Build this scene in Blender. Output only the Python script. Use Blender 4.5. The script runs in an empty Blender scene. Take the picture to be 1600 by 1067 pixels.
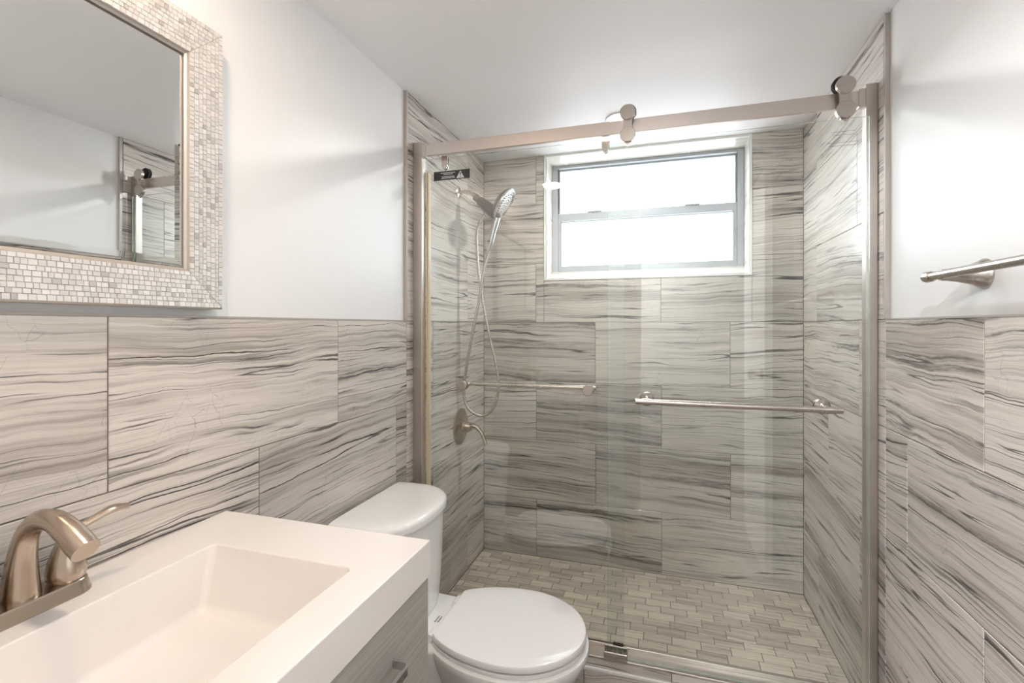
import bpy, bmesh, math, random
from mathutils import Vector, Matrix

# ------------------------------------------------------------------ camera, world, exposure
H = 1.245            # eye height above the bathroom floor
YAW = 0.300
F = 755.25           # focal length in pixels of a 1600 px wide frame
scn = bpy.context.scene
COL = scn.collection
cam_d = bpy.data.cameras.new('camera')
cam = bpy.data.objects.new('camera', cam_d); COL.objects.link(cam)
cam.location = (0, 0, H)
cam.rotation_euler = (math.pi/2, 0, YAW)
cam_d.sensor_width = 36; cam_d.lens = F/1600*36
cam_d.shift_y = (508.8-533.5)/1600
cam_d.clip_start = 0.02
scn.camera = cam

world = bpy.data.worlds.new('world'); scn.world = world; world.use_nodes = True
bg = world.node_tree.nodes['Background']
# overcast sky above the horizon, darker ground below it
_wt = world.node_tree
_tc = _wt.nodes.new('ShaderNodeTexCoord'); _sp = _wt.nodes.new('ShaderNodeSeparateXYZ'); _mr = _wt.nodes.new('ShaderNodeMapRange')
_mx = _wt.nodes.new('ShaderNodeMix'); _mx.data_type = 'RGBA'
_wt.links.new(_tc.outputs['Generated'], _sp.inputs[0]); _wt.links.new(_sp.outputs[2], _mr.inputs[0])
_mr.inputs[1].default_value = -.06; _mr.inputs[2].default_value = .05
_wt.links.new(_mr.outputs[0], _mx.inputs[0]); _mx.inputs[6].default_value = (.62, .65, .68, 1); _mx.inputs[7].default_value = (0.84, 0.92, 1.0, 1)
_wt.links.new(_mx.outputs[2], bg.inputs[0]); bg.inputs[1].default_value = 5.6
scn.view_settings.view_transform = 'Standard'; scn.view_settings.look = 'None'
scn.view_settings.gamma = 1; scn.view_settings.exposure = 0.60
scn.view_settings.use_curve_mapping = False
scn.cycles.max_bounces = 14; scn.cycles.diffuse_bounces = 8; scn.cycles.glossy_bounces = 6
scn.cycles.transparent_max_bounces = 24; scn.cycles.transmission_bounces = 8
scn.cycles.sample_clamp_indirect = 6
scn.cycles.use_denoising = True
scn.cycles.caustics_reflective = False; scn.cycles.caustics_refractive = False

def area_light(name, loc, rot, size, power, color, spread=math.pi, shape='DISK', size_y=None):
    d = bpy.data.lights.new(name, 'AREA'); d.shape = shape; d.size = size
    if size_y: d.size_y = size_y
    d.energy = power; d.color = color; d.spread = spread
    o = bpy.data.objects.new(name, d); COL.objects.link(o); o.location = loc; o.rotation_euler = rot
    return o

# ------------------------------------------------------------------ key dimensions (z relative to the eye, add H)
XL, XR, D = -0.895, 0.592, 2.391       # tile faces of left, right and back wall
T = 0.2997; TL = 0.6096                # tile height and length
ZW = 0.017                             # top of the wainscot
ZC = 0.863                             # ceiling
ZS = -1.175                            # shower floor
YS = 1.583                             # where the full height shower tile starts
PT = 0.010                             # tile thickness over paint

# ------------------------------------------------------------------ node helpers
class NT:
    def __init__(s, name):
        s.m = bpy.data.materials.new(name); s.m.use_nodes = True; s.t = s.m.node_tree
        s.t.nodes.clear(); s.out = s.n('ShaderNodeOutputMaterial')
    def n(s, typ, **kw):
        o = s.t.nodes.new(typ)
        for k, v in kw.items(): setattr(o, k, v)
        return o
    def l(s, a, b): s.t.links.new(a, b)
    def setin(s, sock, v):
        if isinstance(v, bpy.types.NodeSocket): s.l(v, sock)
        else: sock.default_value = v
    def math(s, op, a, b=None, c=None, clamp=False):
        o = s.n('ShaderNodeMath', operation=op, use_clamp=clamp)
        s.setin(o.inputs[0], a)
        if b is not None: s.setin(o.inputs[1], b)
        if c is not None: s.setin(o.inputs[2], c)
        return o.outputs[0]
    def comb(s, x, y, z):
        o = s.n('ShaderNodeCombineXYZ')
        for i, v in enumerate((x, y, z)): s.setin(o.inputs[i], v)
        return o.outputs[0]
    def sep(s, v):
        o = s.n('ShaderNodeSeparateXYZ'); s.l(v, o.inputs[0]); return o.outputs
    def noise(s, vec, scale=1, detail=2, rough=.5, dist=0):
        o = s.n('ShaderNodeTexNoise', noise_dimensions='3D'); s.setin(o.inputs['Vector'], vec)
        o.inputs['Scale'].default_value = scale; o.inputs['Detail'].default_value = detail
        o.inputs['Roughness'].default_value = rough; o.inputs['Distortion'].default_value = dist
        return o.outputs[0]
    def sstep(s, v, a, b, lo=0., hi=1.):
        o = s.n('ShaderNodeMapRange', interpolation_type='SMOOTHSTEP'); s.setin(o.inputs[0], v)
        for i, q in enumerate((a, b, lo, hi)): s.setin(o.inputs[i+1], q)
        return o.outputs[0]
    def mix(s, f, a, b, blend='MIX'):
        o = s.n('ShaderNodeMix', data_type='RGBA', blend_type=blend)
        s.setin(o.inputs[0], f)
        for k, v in ((6, a), (7, b)):
            if isinstance(v, tuple): v = (*v[:3], 1)
            s.setin(o.inputs[k], v)
        return o.outputs[2]
    def uv(s, name):
        o = s.n('ShaderNodeUVMap'); o.uv_map = name; return o.outputs[0]
    def bsdf(s, color, rough=.5, metal=0., normal=None, **kw):
        o = s.n('ShaderNodeBsdfPrincipled')
        if isinstance(color, tuple): color = (*color[:3], 1)
        s.setin(o.inputs['Base Color'], color); s.setin(o.inputs['Roughness'], rough)
        s.setin(o.inputs['Metallic'], metal)
        for k, v in kw.items(): s.setin(o.inputs[k.replace('_', ' ')], v)
        if normal is not None: s.l(normal, o.inputs['Normal'])
        s.l(o.outputs[0], s.out.inputs[0]); return o
    def bump(s, h, strength=.3, dist=.001):
        o = s.n('ShaderNodeBump'); o.inputs['Strength'].default_value = strength
        o.inputs['Distance'].default_value = dist; s.l(h, o.inputs['Height']); return o.outputs[0]

def lin(r, g, b):
    f = lambda c: (c/255/12.92) if c/255 <= .04045 else ((c/255+.055)/1.055)**2.4
    return (f(r), f(g), f(b))

def marble(name, light, mid, dark, vscale=1.0, strength=1.0, rough=.22, tone=(.90, 1.05)):
    t = NT(name)
    u, v, _ = t.sep(t.uv('UV')); r1, r2, _ = t.sep(t.uv('RND'))
    off = t.math('MULTIPLY', r1, 61.7)
    # gentle waviness and a small tilt that differs from tile to tile
    w = t.noise(t.comb(t.math('MULTIPLY', u, 2.6*vscale), t.math('MULTIPLY', v, 3.5*vscale), off), 1, 2, .5)
    w2 = t.noise(t.comb(t.math('MULTIPLY', u, 11*vscale), t.math('MULTIPLY', v, 22*vscale), off), 1, 3, .6)
    tilt = t.math('MULTIPLY', t.math('SUBTRACT', r2, .5), .09)
    vv = t.math('ADD', v, t.math('MULTIPLY', t.math('SUBTRACT', w, .5), .048/vscale))
    vv = t.math('ADD', vv, t.math('MULTIPLY', t.math('SUBTRACT', w2, .5), .012/vscale))
    vv = t.math('ADD', vv, t.math('MULTIPLY', u, tilt))
    us = t.math('MULTIPLY', u, vscale); vs = t.math('MULTIPLY', vv, vscale)
    # broad soft bands
    b1 = t.noise(t.comb(t.math('MULTIPLY', us, .55), t.math('MULTIPLY', vs, 14), off), 1, 4, .62)
    b2 = t.noise(t.comb(t.math('MULTIPLY', us, 1.0), t.math('MULTIPLY', vs, 62), t.math('ADD', off, 7.)), 1, 3, .65)
    band = t.math('ADD', t.math('MULTIPLY', b1, .62), t.math('MULTIPLY', b2, .38))
    act = t.math('MULTIPLY', t.math('SUBTRACT', r2, .5), .08)
    bandf = t.sstep(t.math('ADD', band, act), .46, .65)
    col = t.mix(t.math('MULTIPLY', bandf, .75), light, mid)
    # charcoal smoky veins with broken, grainy edges
    b3 = t.noise(t.comb(t.math('MULTIPLY', us, .6), t.math('MULTIPLY', vs, 20), t.math('ADD', off, 19.)), 1, 6, .72)
    fz = t.noise(t.comb(t.math('MULTIPLY', us, 22), t.math('MULTIPLY', vs, 130), off), 1, 3, .7)
    b3 = t.math('ADD', b3, t.math('MULTIPLY', t.math('SUBTRACT', fz, .5), .07))
    smoky = t.math('MULTIPLY', t.sstep(t.math('ADD', b3, act), .565, .68), t.sstep(fz, .3, .6, .55, 1.))
    col = t.mix(t.math('MULTIPLY', smoky, .80*strength), col, dark)
    # thin dark lines: iso-lines of stretched noises
    def lines(sx, sy, o, k, wd, m0, m1, amt, c):
        n = t.noise(t.comb(t.math('MULTIPLY', us, sx), t.math('MULTIPLY', vs, sy), t.math('ADD', off, o)), 1, 2.4, .5)
        fr = t.math('ABSOLUTE', t.math('SUBTRACT', t.math('FRACT', t.math('MULTIPLY', n, k)), .5))
        msk = t.noise(t.comb(t.math('MULTIPLY', us, 2.2), t.math('MULTIPLY', vs, 24), t.math('ADD', off, o+3)), 1, 2, .6)
        ln = t.math('MULTIPLY', t.sstep(fr, wd, wd*.2), t.sstep(msk, m0, m1))
        return t.mix(t.math('MULTIPLY', ln, amt*strength), c, dark)
    col = lines(.30, 11, 31., 6., .045, .42, .54, .95, col)
    col = lines(.42, 19, 43., 7., .075, .43, .58, .85, col)
    col = lines(.50, 34, 53., 7., .13, .44, .66, .52, col)
    col = lines(.60, 60, 63., 5., .16, .46, .66, .36, col)
    # fine grain, tone changes per tile
    g = t.noise(t.comb(t.math('MULTIPLY', us, 9), t.math('MULTIPLY', vs, 260), off), 1, 2, .6)
    col = t.mix(t.sstep(g, .35, .75, 0, .22), col, mid)
    # a few hairline cracks running across the grain
    cv = t.n('ShaderNodeTexVoronoi', feature='DISTANCE_TO_EDGE'); cn = t.noise(t.comb(us, vs, off), 9, 3, .6)
    t.l(t.comb(t.math('ADD', t.math('MULTIPLY', us, 5), t.math('MULTIPLY', cn, .5)), t.math('ADD', t.math('MULTIPLY', vs, 2.5), t.math('MULTIPLY', cn, .4)), off), cv.inputs['Vector'])
    ck = t.math('MULTIPLY', t.sstep(cv.outputs['Distance'], .012, .002), t.sstep(t.noise(t.comb(us, vs, off), 6, 2, .5), .50, .62))
    col = t.mix(t.math('MULTIPLY', ck, .28*strength), col, dark)
    tone = t.sstep(r1, 0, 1, *tone)
    tc = t.n('ShaderNodeCombineColor'); [t.l(tone, tc.inputs[i]) for i in range(3)]
    col = t.mix(1., col, tc.outputs[0], 'MULTIPLY')
    t.bsdf(col, rough)
    return t.m

def simple(name, color, rough=.5, metal=0., noise_amt=.04, nscale=30, bump=0., **kw):
    t = NT(name)
    tc = t.n('ShaderNodeTexCoord').outputs['Object']
    n = t.noise(tc, nscale, 3, .6)
    c2 = tuple(max(0, c*(1-noise_amt*2)) for c in color)
    col = t.mix(n, c2, color)
    nrm = t.bump(t.noise(tc, nscale*6, 2, .5), bump, .0006) if bump else None
    t.bsdf(col, rough, metal, nrm, **kw)
    return t.m

def brushed(name, color, rough=.3, axis=2):
    t = NT(name)
    tc = t.n('ShaderNodeTexCoord').outputs['Object']
    sc = [400, 400, 400]; sc[axis] = 20
    mp = t.n('ShaderNodeMapping'); t.l(tc, mp.inputs[0]); mp.inputs['Scale'].default_value = sc
    n = t.noise(mp.outputs[0], 1, 2, .6)
    col = t.mix(n, tuple(c*.95 for c in color), color)
    t.bsdf(col, t.sstep(n, 0, 1, rough*.92, rough*1.1), 1.)
    return t.m

def glass_mat(name, tint, ior=1.52):
    t = NT(name)
    geo = t.n('ShaderNodeNewGeometry')
    # the same reflectance from both sides of the pane
    i = t.math('ADD', ior, t.math('MULTIPLY', geo.outputs['Backfacing'], 1/ior-ior))
    fr = t.n('ShaderNodeFresnel'); t.l(i, fr.inputs['IOR'])
    tr = t.n('ShaderNodeBsdfTransparent'); tr.inputs[0].default_value = (*tint, 1)
    gl = t.n('ShaderNodeBsdfGlossy'); gl.inputs['Roughness'].default_value = 0.0
    gl.inputs[0].default_value = (1, 1, 1, 1)
    mx = t.n('ShaderNodeMixShader'); t.l(fr.outputs[0], mx.inputs[0]); t.l(tr.outputs[0], mx.inputs[1]); t.l(gl.outputs[0], mx.inputs[2])
    t.l(mx.outputs[0], t.out.inputs[0]); return t.m

def emitter(name, color, strength):
    t = NT(name); e = t.n('ShaderNodeEmission'); e.inputs[0].default_value = (*color, 1); e.inputs[1].default_value = strength
    t.l(e.outputs[0], t.out.inputs[0]); return t.m

# ------------------------------------------------------------------ materials
M = {}
M['marble'] = marble('striped_stone_tile', lin(217, 210, 203), lin(152, 142, 133), lin(56, 53, 56))
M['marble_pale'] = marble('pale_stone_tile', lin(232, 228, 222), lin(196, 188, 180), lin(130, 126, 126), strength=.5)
M['mosaic'] = marble('mosaic_stone', lin(222, 210, 197), lin(156, 139, 124), lin(92, 79, 70), vscale=2.6, strength=.55, rough=.35, tone=(.80, 1.08))
M['floor_tile'] = marble('floor_stone_tile', lin(150, 138, 128), lin(105, 95, 88), lin(60, 56, 55), rough=.3)
M['grout'] = simple('grout', lin(122, 112, 104), .8)
M['grout_light'] = simple('mosaic_grout', lin(128, 114, 100), .8)
M['paint'] = simple('wall_paint', lin(238, 238, 239), .38, noise_amt=.006, nscale=3, bump=.04)
M['hall_paint'] = simple('hallway_paint', lin(190, 187, 182), .5, noise_amt=.006, nscale=3)
M['ceil'] = simple('ceiling_paint', lin(246, 246, 247), .5, noise_amt=.004, nscale=3, bump=.03)
M['whitetrim'] = simple('white_trim', lin(240, 240, 238), .3, noise_amt=.01)
M['nickel'] = brushed('brushed_nickel', lin(196, 188, 181), .26)
M['nickel_rail'] = brushed('satin_nickel_rail', lin(214, 205, 199), .34, axis=0)
M['nickel_jamb'] = brushed('satin_nickel_jamb', lin(205, 197, 190), .34)
M['nickel_warm'] = brushed('brushed_nickel_faucet', lin(192, 178, 164), .24)
M['edge_metal'] = simple('metal_tile_edging', lin(188, 182, 177), .4, .35, noise_amt=.05)
M['chrome'] = simple('polished_chrome', lin(205, 205, 208), .07, 1., noise_amt=0)
M['spray_plate'] = simple('spray_plate', lin(176, 178, 180), .3, .5)
M['dark_chrome'] = simple('dark_grey_plastic', lin(60, 58, 56), .4, 0., noise_amt=.02)
M['black'] = simple('black_rubber', lin(24, 24, 25), .5)
M['porcelain'] = simple('porcelain', lin(240, 240, 240), .07, noise_amt=.002, Coat_Weight=.6)
M['seat'] = simple('toilet_seat_plastic', lin(240, 240, 241), .10, noise_amt=.002)
M['counter'] = simple('cultured_marble_top', lin(236, 231, 227), .16, noise_amt=.004, Coat_Weight=.4)
M['glass'] = glass_mat('shower_glass', (.966, .990, .980), 1.74)
M['glass_edge'] = simple('glass_edge', lin(150, 190, 178), .15, noise_amt=.02, Transmission_Weight=.5)
M['win_glass'] = glass_mat('window_glass', (.98, .98, .98))
M['alu'] = simple('window_aluminium', lin(172, 178, 185), .4, noise_amt=.02)
M['seal'] = simple('yellowed_vinyl_seal', lin(216, 202, 172), .4, noise_amt=.03)
M['mirror'] = simple('mirror_silver', (.86, .88, .87), .0, 1., noise_amt=0)
M['frame_base'] = simple('silver_frame_base', lin(200, 192, 184), .4, .6)
M['champagne'] = simple('champagne_edge', lin(215, 195, 175), .35, .6)
M['sticker'] = simple('black_sticker', lin(52, 53, 56), .5)
M['white_ink'] = simple('white_ink', lin(225, 225, 225), .6)
M['grey_ink'] = simple('grey_etching', lin(150, 155, 160), .6)
M['ink'] = simple('dark_ink', lin(45, 45, 55), .5)
M['lamp'] = emitter('lamp_lens', (1.0, .78, .55), 14)
M['lamp_shower'] = emitter('shower_lamp_lens', (1.0, .82, .62), 9)
M['white_side'] = simple('cabinet_side_white', lin(226, 226, 224), .4)

def wood_grey():
    t = NT('grey_woodgrain_laminate')
    tc = t.n('ShaderNodeTexCoord').outputs['Object']
    x, y, z = t.sep(tc)
    n = t.noise(t.comb(t.math('MULTIPLY', x, 10), t.math('MULTIPLY', y, 4), t.math('MULTIPLY', z, 190)), 1, 4, .6)
    n2 = t.noise(t.comb(x, t.math('MULTIPLY', y, 1.5), t.math('MULTIPLY', z, 18)), 1, 2, .5)
    c = t.mix(t.sstep(n, .3, .72), lin(172, 166, 159), lin(146, 141, 135))
    c = t.mix(t.sstep(n2, .3, .7, 0, .35), c, lin(188, 184, 178))
    t.bsdf(c, .42); return t.m
M['wood'] = wood_grey()

def mosaic_metal():
    t = NT('silver_mosaic_leaf')
    r1, r2, _ = t.sep(t.uv('RND'))
    c = t.mix(t.sstep(r1, 0, 1), lin(220, 218, 216), lin(238, 236, 235))
    c = t.mix(t.sstep(r2, .93, .95, 0, .6), c, lin(172, 170, 168))
    tc = t.n('ShaderNodeTexCoord').outputs['Object']
    nb = t.bump(t.noise(tc, 180, 2, .6), .25, .0008)
    t.bsdf(c, .28, .35, nb); return t.m
M['mosaic_metal'] = mosaic_metal()

# ------------------------------------------------------------------ mesh builder
RND = random.Random(7)
class MB:
    def __init__(s): s.v = []; s.f = []; s.uv = []; s.r = []; s.m = []; s.mats = []
    def mi(s, mat):
        if mat not in s.mats: s.mats.append(mat)
        return s.mats.index(mat)
    def face(s, pts, mat, uv=None, r=(.5, .5)):
        b = len(s.v); s.v += [tuple(p) for p in pts]; s.f.append(tuple(range(b, b+len(pts))))
        s.uv.append(uv or [(p[0]+p[1], p[2]) for p in pts]); s.r.append(r); s.m.append(s.mi(mat))
    def grid(s, rings, mat, close=True, cap0=False, cap1=False):
        b = len(s.v); n = len(rings[0]); k = s.mi(mat)
        for ring in rings: s.v += [tuple(p) for p in ring]
        def add(ix):
            s.f.append(tuple(ix)); s.uv.append([(s.v[i][0]+s.v[i][1], s.v[i][2]) for i in ix]); s.r.append((.5, .5)); s.m.append(k)
        for i in range(len(rings)-1):
            for j in range(n if close else n-1):
                j2 = (j+1) % n
                add((b+i*n+j, b+i*n+j2, b+(i+1)*n+j2, b+(i+1)*n+j))
        if cap0: add([b+j for j in range(n)][::-1])
        if cap1: add([b+(len(rings)-1)*n+j for j in range(n)])
    def box(s, x0, x1, y0, y1, z0, z1, mat, bev=0.):
        x0, x1 = sorted((x0, x1)); y0, y1 = sorted((y0, y1)); z0, z1 = sorted((z0, z1))
        if bev:
            bm = bmesh.new(); bmesh.ops.create_cube(bm, size=1)
            for v in bm.verts:
                v.co = Vector(((x0+x1)/2+v.co.x*(x1-x0), (y0+y1)/2+v.co.y*(y1-y0), (z0+z1)/2+v.co.z*(z1-z0)))
            bmesh.ops.bevel(bm, geom=bm.edges[:], offset=bev, segments=3, affect='EDGES', profile=.5)
            s.from_bm(bm, mat); bm.free(); return
        p = [(x0,y0,z0),(x1,y0,z0),(x1,y1,z0),(x0,y1,z0),(x0,y0,z1),(x1,y0,z1),(x1,y1,z1),(x0,y1,z1)]
        for q in ((0,3,2,1),(4,5,6,7),(0,1,5,4),(1,2,6,5),(2,3,7,6),(3,0,4,7)):
            s.face([p[i] for i in q], mat)
    def from_bm(s, bm, mat):
        b = len(s.v); s.v += [tuple(v.co) for v in bm.verts]; bm.verts.index_update(); k = s.mi(mat)
        for f in bm.faces:
            ix = tuple(b+v.index for v in f.verts)
            s.f.append(ix); s.uv.append([(s.v[i][0]+s.v[i][1], s.v[i][2]) for i in ix]); s.r.append((.5, .5)); s.m.append(k)
    def tube(s, pts, rad, mat, n=20, caps=True, flat=None):
        pts = [Vector(p) for p in pts]
        if not isinstance(rad, (list, tuple)): rad = [rad]*len(pts)
        tans = []
        for i in range(len(pts)):
            a = pts[max(0, i-1)]; c = pts[min(len(pts)-1, i+1)]; tans.append((c-a).normalized())
        up = Vector((0, 0, 1)) if abs(tans[0].z) < .9 else Vector((0, 1, 0))
        u = tans[0].cross(up).normalized(); rings = []
        for p, t, r in zip(pts, tans, rad):
            u = (u-t*u.dot(t)).normalized(); w = t.cross(u)
            fa, fb = flat or (1, 1)
            rings.append([p+(u*math.cos(2*math.pi*k/n)*fa+w*math.sin(2*math.pi*k/n)*fb)*r for k in range(n)])
        s.grid(rings, mat, True, caps, caps)
    def lathe(s, prof, origin, axis, mat, n=40, squash=None):
        a = Vector(axis).normalized(); up = Vector((0, 0, 1)) if abs(a.z) < .9 else Vector((0, 1, 0))
        u = a.cross(up).normalized(); w = a.cross(u); o = Vector(origin); su = squash or (1, 1)
        rings = [[o+a*h+(u*math.cos(2*math.pi*k/n)*su[0]+w*math.sin(2*math.pi*k/n)*su[1])*max(r, 1e-5) for k in range(n)] for r, h in prof]
        s.grid(rings, mat, True, True, True)
    def build(s, name, parent=None, smooth=True, angle=40):
        if not s.f: return None
        ys = [v for v in s.v]
        me = bpy.data.meshes.new(name); me.from_pydata(ys, [], s.f)
        for m in s.mats: me.materials.append(m)
        u = me.uv_layers.new(name='UV'); r = me.uv_layers.new(name='RND'); li = 0
        for i, p in enumerate(me.polygons):
            p.material_index = s.m[i]
            for k in range(p.loop_total):
                u.data[li].uv = s.uv[i][k]; r.data[li].uv = s.r[i]; li += 1
        bm = bmesh.new(); bm.from_mesh(me)
        bmesh.ops.remove_doubles(bm, verts=bm.verts, dist=1e-6)
        bmesh.ops.recalc_face_normals(bm, faces=bm.faces)
        if smooth:
            for f in bm.faces: f.smooth = True
            for e in bm.edges:
                if len(e.link_faces) == 2 and e.calc_face_angle(0) > math.radians(angle): e.smooth = False
        bm.to_mesh(me); bm.free()
        o = bpy.data.objects.new(name, me); COL.objects.link(o)
        # put the origin at the mesh's base centre
        xs = [v.co for v in me.vertices]
        c = Vector(((min(v.x for v in xs)+max(v.x for v in xs))/2, (min(v.y for v in xs)+max(v.y for v in xs))/2, min(v.z for v in xs)))
        me.transform(Matrix.Translation(-c)); o.location = c
        if smooth and len(me.polygons) < 30000:
            wn = o.modifiers.new('weighted_normal', 'WEIGHTED_NORMAL'); wn.keep_sharp = True; wn.weight = 80
        if parent:
            o.parent = parent
            o.location = c-world_loc(parent)
        return o

def world_loc(o):
    p = o.location.copy()
    while o.parent: o = o.parent; p += o.location
    return p

def struct(o): o['kind'] = 'structure'; return o
def thing(name, label, cat, loc, group=None):
    o = bpy.data.objects.new(name, None); COL.objects.link(o); o.location = loc; o.empty_display_size = .1
    o['label'] = label; o['category'] = cat
    if group: o['group'] = group
    return o
def tag(o, label, cat, group=None):
    o['label'] = label; o['category'] = cat
    if group: o['group'] = group
    return o

def crom(pts, k=8):
    P = [Vector(p) for p in pts]; P = [P[0]*2-P[1]]+P+[P[-1]*2-P[-2]]; out = []
    for i in range(1, len(P)-2):
        a, b, c, d = P[i-1], P[i], P[i+1], P[i+2]
        for j in range(k):
            t = j/k
            out.append(.5*((2*b)+(c-a)*t+(2*a-5*b+4*c-d)*t*t+(3*b-a-3*c+d)*t**3))
    out.append(P[-2]); return out
def interp(vals, k=8):
    v = crom([(x, 0, 0) for x in vals], k); return [q.x for q in v]

# ------------------------------------------------------------------ tiled surfaces
def tiles(mb, frame, rects, mat, grout, gap=.0022, lift=.0012, bev=.0010, uvscale=1):
    """frame(u, v, d) -> point, d outwards; rects: (u0,u1,v0,v1,hole list done)"""
    for (u0, u1, v0, v1, r, uo, vo) in rects:
        a0, a1, b0, b1 = u0+gap/2, u1-gap/2, v0+gap/2, v1-gap/2
        if a1-a0 < .003 or b1-b0 < .003: continue
        e = min(bev, (a1-a0)/3, (b1-b0)/3)
        o = [(a0,b0),(a1,b0),(a1,b1),(a0,b1)]; i = [(a0+e,b0+e),(a1-e,b0+e),(a1-e,b1-e),(a0+e,b1-e)]
        uvm = lambda q: [((x-uo)*uvscale, (y-vo)*uvscale) for x, y in q]
        mb.face([frame(x, y, 0) for x, y in i], mat, uvm(i), r)
        for k in range(4):
            k2 = (k+1) % 4; q = [o[k], o[k2], i[k2], i[k]]
            mb.face([frame(*o[k], -lift), frame(*o[k2], -lift), frame(*i[k2], 0), frame(*i[k], 0)], mat, uvm(q), r)
def grid_tiles(u0, u1, rows, L, rng, holes=()):
    """rows: (v0, v1, seam_phase); returns clipped tile rects"""
    out = []
    for v0, v1, ph in rows:
        k = math.floor((u0-ph)/L)
        while ph+k*L < u1:
            a, b = max(u0, ph+k*L), min(u1, ph+(k+1)*L)
            r = (rng.random(), rng.random()); uo = ph+k*L; vo = v0 if v1-v0 > .2 else v1-T
            ps = [(a, b, v0, v1)]
            for (h0, h1, g0, g1) in holes:
                nx = []
                for (p0, p1, q0, q1) in ps:
                    if p1 <= h0 or p0 >= h1 or q1 <= g0 or q0 >= g1: nx.append((p0,p1,q0,q1)); continue
                    if p0 < h0: nx.append((p0, h0, q0, q1))
                    if p1 > h1: nx.append((h1, p1, q0, q1))
                    m0, m1 = max(p0, h0), min(p1, h1)
                    if q0 < g0: nx.append((m0, m1, q0, g0))
                    if q1 > g1: nx.append((m0, m1, g1, q1))
                ps = nx
            out += [(*p, r, uo, vo) for p in ps if p[1]-p[0] > .004]
            k += 1
    return out

def rowlist(phases, z0, z1):
    """phases: dict row index -> seam phase; row -1 is directly under ZW, +1 directly above"""
    out = []
    for k, ph in phases.items():
        a = ZW+(k-1)*T if k > 0 else ZW+k*T
        b = a+T
        a, b = max(a, z0), min(b, z1)
        if b-a > .006: out.append((a+H, b+H, ph))
    return out

# --- left wall
YF = 0.0                                   # inner face of the wall with the doorway behind the camera
mb = MB()
mb.box(XL-.13, XL-PT, YF-.12, D+.2, 0, ZC+H+.05, M['paint'])
fr = lambda u, v, d: (XL+d, u, v)
rg = random.Random(11)
rows = rowlist({-1: .58, -2: .902, -3: .58, -4: .902, -5: .58}, -H, ZW)
tiles(mb, fr, grid_tiles(YF+.001, YS, rows, TL, rg), M['marble'], None)
rows = rowlist({3: 2.17, 2: 1.777, 1: 2.17, -1: .58, -2: .902+.02, -3: .58, -4: 2.17-TL}, ZS, ZC)
tiles(mb, fr, grid_tiles(YS, D, rows, TL, rg), M['marble'], None)
mb.box(XL-PT, XL-.0012, YF+.001, YS, 0, ZW+H-.001, M['grout'])
mb.box(XL-PT, XL-.0012, YS, D+.01, 0, ZC+H, M['grout'])
struct(mb.build('wall_left', smooth=False))

# --- right wall
mb = MB()
mb.box(XR+PT, XR+.13, YF-.12, D+.2, 0, ZC+H+.05, M['paint'])
fr = lambda u, v, d: (XR-d, -u, v)
rg = random.Random(23)
def mir(rects): return rects
def right_rows(ph, z0, z1): return rowlist({k: -p for k, p in ph.items()}, z0, z1)
rows = right_rows({-1: 1.1555, -2: 1.4587, -3: 1.1555, -4: 1.4587, -5: 1.1555}, -H, ZW)
tiles(mb, fr, grid_tiles(-YS, -YF-.001, rows, TL, rg), M['marble'], None)
rows = right_rows({3: 2.2043, 2: 1.787, 1: 2.2043, -1: 1.7718, -2: 2.0646, -3: 1.7666, -4: 2.1796}, ZS, ZC)
tiles(mb, fr, grid_tiles(-D, -YS, rows, TL, rg), M['marble'], None)
mb.box(XR+.0012, XR+PT, YF+.001, YS, 0, ZW+H-.001, M['grout'])
mb.box(XR+.0012, XR+PT, YS, D+.01, 0, ZC+H, M['grout'])
struct(mb.build('wall_right', smooth=False))

# --- back wall with the window opening
WX0, WX1, WZ0, WZ1 = -.562, .381, .236, ZC-.008       # opening inside the white edging
mb = MB()
fr = lambda u, v, d: (u, D-d, v)
rg = random.Random(5)
hole = (WX0-.008, WX1+.008, WZ0-.008+H, ZC+H+.1)
rows = rowlist({3: -.003, 2: .298, 1: -.003, -1: .298, -2: -.0, -3: .300, -4: .001}, ZS, ZC)
tiles(mb, fr, grid_tiles(XL, XR, rows, TL, rg, [hole]), M['marble'], None)
def wallring(y0, y1, x0, x1, z0, z1, mat):
    mb.box(x0, WX0, y0, y1, z0, z1, mat); mb.box(WX1, x1, y0, y1, z0, z1, mat)
    mb.box(WX0, WX1, y0, y1, z0, WZ0+H, mat); mb.box(WX0, WX1, y0, y1, WZ1+H, z1, mat)
wallring(D+.0012, D+.01, XL, XR, 0, ZC+H, M['grout'])
wallring(D+.01, D+.21, XL-.13, XR+.13, 0, ZC+H+.05, M['paint'])
struct(mb.build('wall_back', smooth=False))

# --- wall with the doorway the picture is taken from
DX0, DX1, DZ = -.13, .50, 2.03
mb = MB()
mb.box(XL-.13, DX0, YF-.12, YF, 0, ZC+H+.05, M['paint']); mb.box(DX1, XR+.13, YF-.12, YF, 0, ZC+H+.05, M['paint'])
mb.box(DX0, DX1, YF-.12, YF, DZ, ZC+H+.05, M['paint'])
struct(mb.build('wall_front', smooth=False))
mb = MB()
for x0, x1 in ((DX0-.06, DX0), (DX1, DX1+.06)): mb.box(x0, x1, YF, YF+.014, 0, DZ+.06, M['whitetrim'], .003)
mb.box(DX0, DX1, YF, YF+.014, DZ, DZ+.06, M['whitetrim'], .003)
struct(mb.build('trim_1', smooth=False))
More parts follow.
